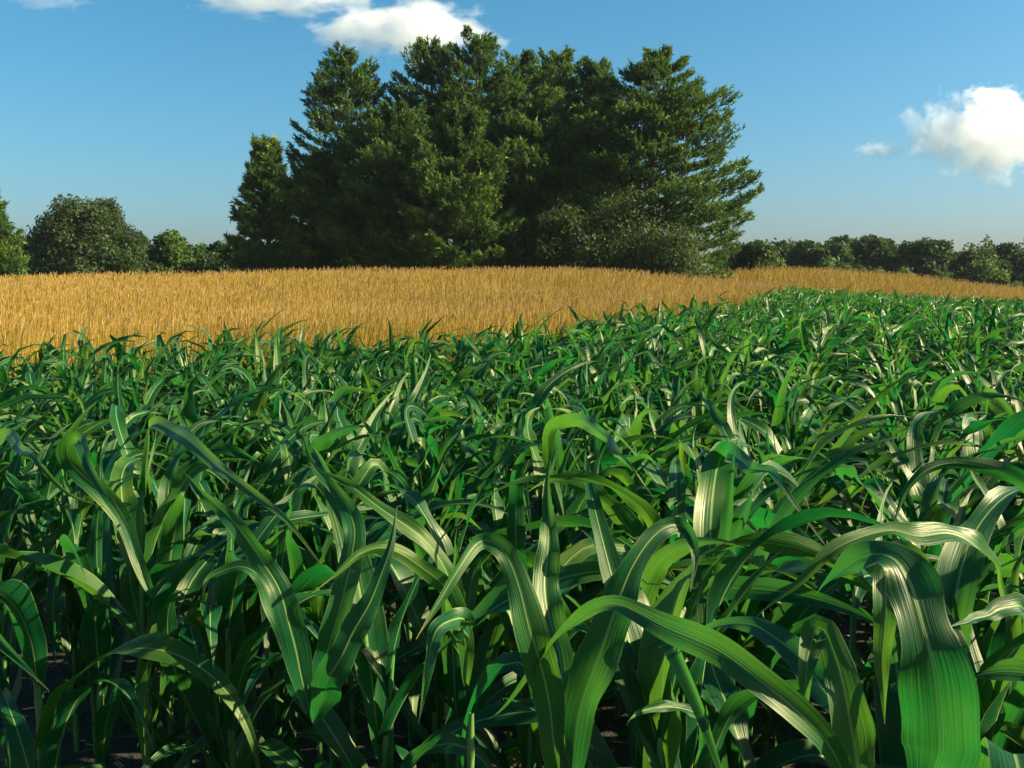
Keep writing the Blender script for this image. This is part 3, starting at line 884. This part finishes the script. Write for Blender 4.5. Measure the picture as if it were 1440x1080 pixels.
single_broad('broadleaf_tree', 872, 268, 56, 130, 'olive broadleaf tree with bare twigs in front of the right half of the pines', M_TWIGGY, 60, 17000, 0.085, low=0.02, scatter=0.6)
single_broad('broadleaf_tree', 945, 318, 54, 100, 'low bushy olive tree in front of the broad right hand pine', M_TWIGGY, 40, 12000, 0.085, low=0.0, scatter=0.6)
single_broad('broadleaf_tree', 790, 285, 55.5, 130, 'dark bushy tree at the foot of the pines right of centre', M_BROAD, 30, 13000, 0.11, low=0.0)
single_broad('round_tree', 126, 268, 75, 168, 'round dome-shaped tree standing alone on the left above the dry grass', M_BROAD, 130, 60000, 0.14, lr=(0.17, 0.27), low=0.0)
LG = 'small trees behind the grass on the left'
single_broad('small_tree', 45, 325, 80, 80, 'dark small tree tucked behind the left side of the round tree', M_FOREST, 16, 12000, 0.19, LG, 0.0)
single_broad('small_tree', 205, 318, 84, 70, 'grey-green small tree touching the right side of the round tree', M_BROAD, 16, 13000, 0.19, LG, 0.0)
single_broad('small_tree', 243, 326, 80, 76, 'bright green small tree second to the right of the round tree', M_BRIGHT, 18, 14000, 0.18, LG, 0.0)
single_broad('small_tree', 284, 338, 90, 76, 'yellow-green low tree midway between the round tree and the pines', M_BRIGHT, 18, 13000, 0.19, LG, 0.0)
single_broad('small_tree', 322, 324, 85, 66, 'dark pointed small tree just before the left end of the pines', M_FOREST, 16, 12000, 0.19, LG, 0.0)
single_broad('small_tree', 360, 322, 88, 66, 'dark small tree half behind the smallest pine', M_FOREST, 16, 12000, 0.19, LG, 0.0)
single_broad('small_tree', 303, 336, 82, 80, 'low dark green tree filling the dip between the yellow-green one and the pointed one', M_BROAD, 18, 12000, 0.19, LG, 0.0)
single_broad('small_tree', 338, 334, 80, 80, 'low bush-like tree at the foot of the smallest pine', M_FOREST, 18, 12000, 0.19, LG, 0.0)
single_broad('small_tree', 1062, 338, 70, 80, 'mid green bushy tree nestled against the right side of the pines', M_FOREST, 18, 9000, 0.13, None, 0.0)
x0 = px_xy(-8, 58); z0 = float(height(x0, 58))
pine(x0, 58, z0, top_z(284, 58) - z0, [(0, 2.0), (0.4, 2.0), (0.7, 1.3), (1, .3)], 'spruce-like evergreen cut by the left edge of the picture', None, 31, dens=1.7)
EG = 'dark low growth under the pines'

# ---- right hand forest edge, about 150 m away
variants = []
for i in range(6):
    r_ = np.random.default_rng(300 + i)
    variants.append(geo_meshes(broad_geo(10.0, r_.uniform(3.2, 4.2), r_, int(r_.integers(26, 34)), 8500, 0.27, low=0.02, trunk_r=0.2, tone=(0.35, 0.6, 0.45, 0.75, 0.5, 0.4)[i], lrr=(0.18, 0.32)), M_FOREST))
brights = []
for i in range(3):
    r_ = np.random.default_rng(400 + i)
    brights.append(geo_meshes(broad_geo(5.0, 2.2, r_, 12, 3000, 0.17, low=0.0, trunk_r=0.1), M_BRIGHT))
skyline = np.array([(1020, 335), (1060, 333), (1090, 328), (1120, 333), (1150, 336), (1185, 327), (1215, 322), (1240, 331), (1270, 334), (1300, 330), (1330, 336), (1365, 345), (1385, 335), (1410, 338), (1440, 334), (1500, 336)])
FG = 'trees of the forest edge on the right'
k = 0
pxs = list(np.arange(1035, 1455, 14.5))
for i, px in enumerate(pxs):
    px = px + tr.uniform(-4, 4)
    dist = 118 + tr.uniform(-6, 10)
    x = px_xy(px, dist); z = float(height(x, dist))
    yt = np.interp(px, skyline[:, 0], skyline[:, 1]) + tr.uniform(-3, 10)
    H = top_z(yt, dist) - z
    s = H / 10.0
    sw = s * tr.uniform(1.0, 1.4)
    broadleaf('forest_tree', x, dist, z, 'dark broadleaf tree of the right hand forest edge, %s one counted from the pines' % ORD[i], FG, variants[i % 6], M_FOREST, (sw, sw, s), tr.uniform(0, 6))
SG = 'small bright trees in front of the forest edge'
for j, (px, yt, dist, lab) in enumerate([
        (1085, 350, 100, 'leftmost bright bush before the forest edge, close to the pines'),
        (1118, 360, 98, 'low bush before the forest edge just left of the bright one above the hilltop'),
        (1160, 357, 96, 'brightest yellow-green bush above the top of the grassy hill'),
        (1185, 368, 98, 'small bush right of the brightest one above the hilltop'),
        (1216, 368, 97, 'pair-like low bush where the grassy hill begins to fall'),
        (1232, 374, 96, 'tiny pale bush where the grassy hill begins to fall'),
        (1268, 372, 98, 'rounded bush midway down the right slope'),
        (1305, 376, 97, 'spreading bush midway between the hilltop and the right edge'),
        (1345, 388, 96, 'low dark-footed bush low on the right slope'),
        (1386, 358, 95, 'taller round tree standing before the forest near the right edge'),
        (1425, 380, 96, 'low bush at the right edge of the picture')]):
    x = px_xy(px, dist); z = float(height(x, dist)); H = top_z(yt, dist) - z
    s = H / 5.0; sw = s * (0.75 if px != 1386 else 0.85)
    broadleaf('bush' if px != 1386 else 'round_tree', x, dist, z, lab, SG, brights[j % 3], M_BRIGHT, (sw, sw, s), j * 1.3, cat='bush' if px != 1386 else 'tree')

def undergrowth():
    r = np.random.default_rng(61)
    Cs, Ns, Ss = [], [], []
    for (px0, px1, d0, d1, yt, n, sz) in ((-260, 440, 88, 100, 343, 62000, 0.17), (1030, 1500, 122, 140, 341, 46000, 0.27)):
        px = r.uniform(px0, px1, n); dd = r.uniform(d0, d1, n)
        x = (px - 720) / F_PX * dd
        top = 1.68 + (400 - (yt + 7 * np.sin(px * .09) + 5 * np.sin(px * .23 + 1))) / F_PX * dd
        g = height(x, dd)
        t = r.uniform(0, 1, n) ** 0.7
        z = g + (top - g) * t * (1 - 0.22 * np.abs(np.sin(x * 1.1 + dd * .8)))
        Cs.append(np.stack([x, dd, z], -1)); Ns.append(norm(r.normal(0, 1, (n, 3)) + (0, 0, .3))); Ss.append(sz * r.uniform(.6, 1.3, n))
    C = np.concatenate(Cs)
    V, F, A = quad_cloud(C, np.concatenate(Ns), np.concatenate(Ss), np.clip(r.normal(.45, .2, len(C)), 0, 1), r)
    tag(add('undergrowth', make_mesh('undergrowth', V, F, M_FOREST, A, False)), 'unbroken leafy undergrowth between and behind the far trees', 'undergrowth', None, 'stuff')
undergrowth()

# ------------------------------------------------------------------ debris and weeds under the corn
def litter():
    r = np.random.default_rng(8)
    n = 2600
    y = r.uniform(1.6, 9, n); x = r.uniform(-0.6, 0.6, n) * y
    z = height(x, y) + 0.01 + r.uniform(0, .03, n)
    C = np.stack([x, y, z], -1)
    a = r.uniform(0, 2 * PI, n)
    D = norm(np.stack([np.cos(a), np.sin(a), r.uniform(-.1, .5, n)], -1))
    V, F, A = tri_cloud(C, D, r.uniform(0.04, 0.16, n), r.uniform(0.002, 0.006, n), r.uniform(0, 1, n), r)
    tag(add('plant_litter', make_mesh('plant_litter', V, F, M_DEBRIS, A, False)), 'dry straw and leaf scraps lying on the dark soil between the stalks', 'litter', None, 'stuff')
    n = 1500
    c0 = np.stack([r.uniform(-.6, .6, 160), r.uniform(1.8, 6, 160)], -1); c0[:, 0] *= c0[:, 1]
    w = c0[r.integers(0, 160, n)] + r.normal(0, 0.04, (n, 2))
    C = np.stack([w[:, 0], w[:, 1], height(w[:, 0], w[:, 1]) + r.uniform(0, 0.1, n)], -1)
    V, F, A = quad_cloud(C, norm(r.normal(0, .6, (n, 3)) + (0, 0, 1)), r.uniform(0.008, 0.022, n), r.uniform(0, 1, n), r)
    tag(add('small_weeds', make_mesh('small_weeds', V, F, M_BRIGHT, A, False)), 'small leafy weeds growing between the corn stalks', 'weeds', None, 'stuff')
litter()

# ------------------------------------------------------------------ clouds: real volumes far away
def cloud(px, py, dist, size, label, seed, dens, thr, group, stretch=2.2):
    M = Mat('cloud_vapour')
    tc = M.n('ShaderNodeTexCoord')
    O = tc.outputs['Object']
    off = M.n('ShaderNodeVectorMath', operation='MULTIPLY_ADD')
    M.l(O, off.inputs[0]); off.inputs[1].default_value = (stretch, 1.6, 1.25); off.inputs[2].default_value = (seed * 7.3, seed * 3.1, seed * 1.7)
    nz = M.noise(1.6, off.outputs[0], 9.0, 0.64)
    ln = M.n('ShaderNodeVectorMath', operation='LENGTH')
    M.l(O, ln.inputs[0])
    fall = M.math('SUBTRACT', 1.0, ln.outputs['Value'])
    v = M.math('ADD', nz, M.math('MULTIPLY', M.math('SUBTRACT', fall, 0.45), 0.62))
    v = M.math('MULTIPLY', M.math('SUBTRACT', v, thr), 16.0, clamp=True)
    v = M.math('MULTIPLY', v, M.math('MULTIPLY', fall, 6.0, clamp=True))
    vol = M.n('ShaderNodeVolumePrincipled')
    vol.inputs['Color'].default_value = (0.995, 0.995, 0.995, 1)
    vol.inputs['Anisotropy'].default_value = 0.2
    M.l(M.math('MULTIPLY', v, dens), vol.inputs['Density'])
    M.l(vol.outputs[0], M.out.inputs['Volume'])
    # an ellipsoid of vapour
    k1, k2 = 24, 12
    th = np.linspace(0, PI, k2 + 1); ph = np.arange(k1) * 2 * PI / k1
    V = np.array([(math.sin(a) * math.cos(b), math.sin(a) * math.sin(b), math.cos(a)) for a in th for b in ph])
    i = np.arange((k2 + 1) * k1).reshape(k2 + 1, k1); j = np.roll(i, -1, 1)
    F = np.stack([i[:-1], i[1:], j[1:], j[:-1]], -1).reshape(-1, 4)
    o = add('cloud', make_mesh('cloud', V, F, M.m))
    c = at(px, py, dist)
    o.location = c
    s = dist / F_PX
    o.scale = (size[0] * s, size[2] * s, size[1] * s)
    tag(o, label, 'cloud', group)
    return o
CG = 'small fair weather clouds'
cloud(570, 42, 900, (215, 66, 60), 'puffy cloud just above the left pine tops', 3, 0.035, 0.49, CG)
cloud(395, -4, 930, (215, 46, 50), 'flat cloud cut by the top edge left of centre', 5, 0.025, 0.50, CG)
cloud(1395, 192, 900, (200, 92, 50), 'large bright cloud at the right edge of the sky', 4, 0.05, 0.49, CG, 2.8)
cloud(1392, 138, 900, (70, 26, 25), 'small cloud tuft directly above the large right hand cloud', 6, 0.05, 0.47, CG)
cloud(1240, 212, 900, (60, 20, 20), 'tiny cloud wisp left of the large right hand cloud', 7, 0.04, 0.50, CG)
cloud(70, 2, 930, (90, 20, 20), 'faint cloud scrap at the top left corner', 9, 0.015, 0.50, CG)

# ------------------------------------------------------------------ evening haze: one closed box of thin air
HM = Mat('haze_air')
hv = HM.n('ShaderNodeVolumePrincipled')
hv.inputs['Color'].default_value = (0.70, 0.86, 1.0, 1)
hv.inputs['Density'].default_value = 0.00011
hv.inputs['Anisotropy'].default_value = 0.0
HM.l(hv.outputs[0], HM.out.inputs['Volume'])
hx, hy0, hy1, hz0, hz1 = 1450.0, -650.0, 2250.0, -4.0, 21.0
HV = np.array([(-hx, hy0, hz0), (hx, hy0, hz0), (hx, hy1, hz0), (-hx, hy1, hz0), (-hx, hy0, hz1), (hx, hy0, hz1), (hx, hy1, hz1), (-hx, hy1, hz1)])
HF = np.array([(0, 3, 2, 1), (4, 5, 6, 7), (0, 1, 5, 4), (1, 2, 6, 5), (2, 3, 7, 6), (3, 0, 4, 7)])
tag(add('haze', make_mesh('haze', HV, HF, HM.m, None, False)), 'thin bluish evening haze over the fields', None, None, 'stuff')
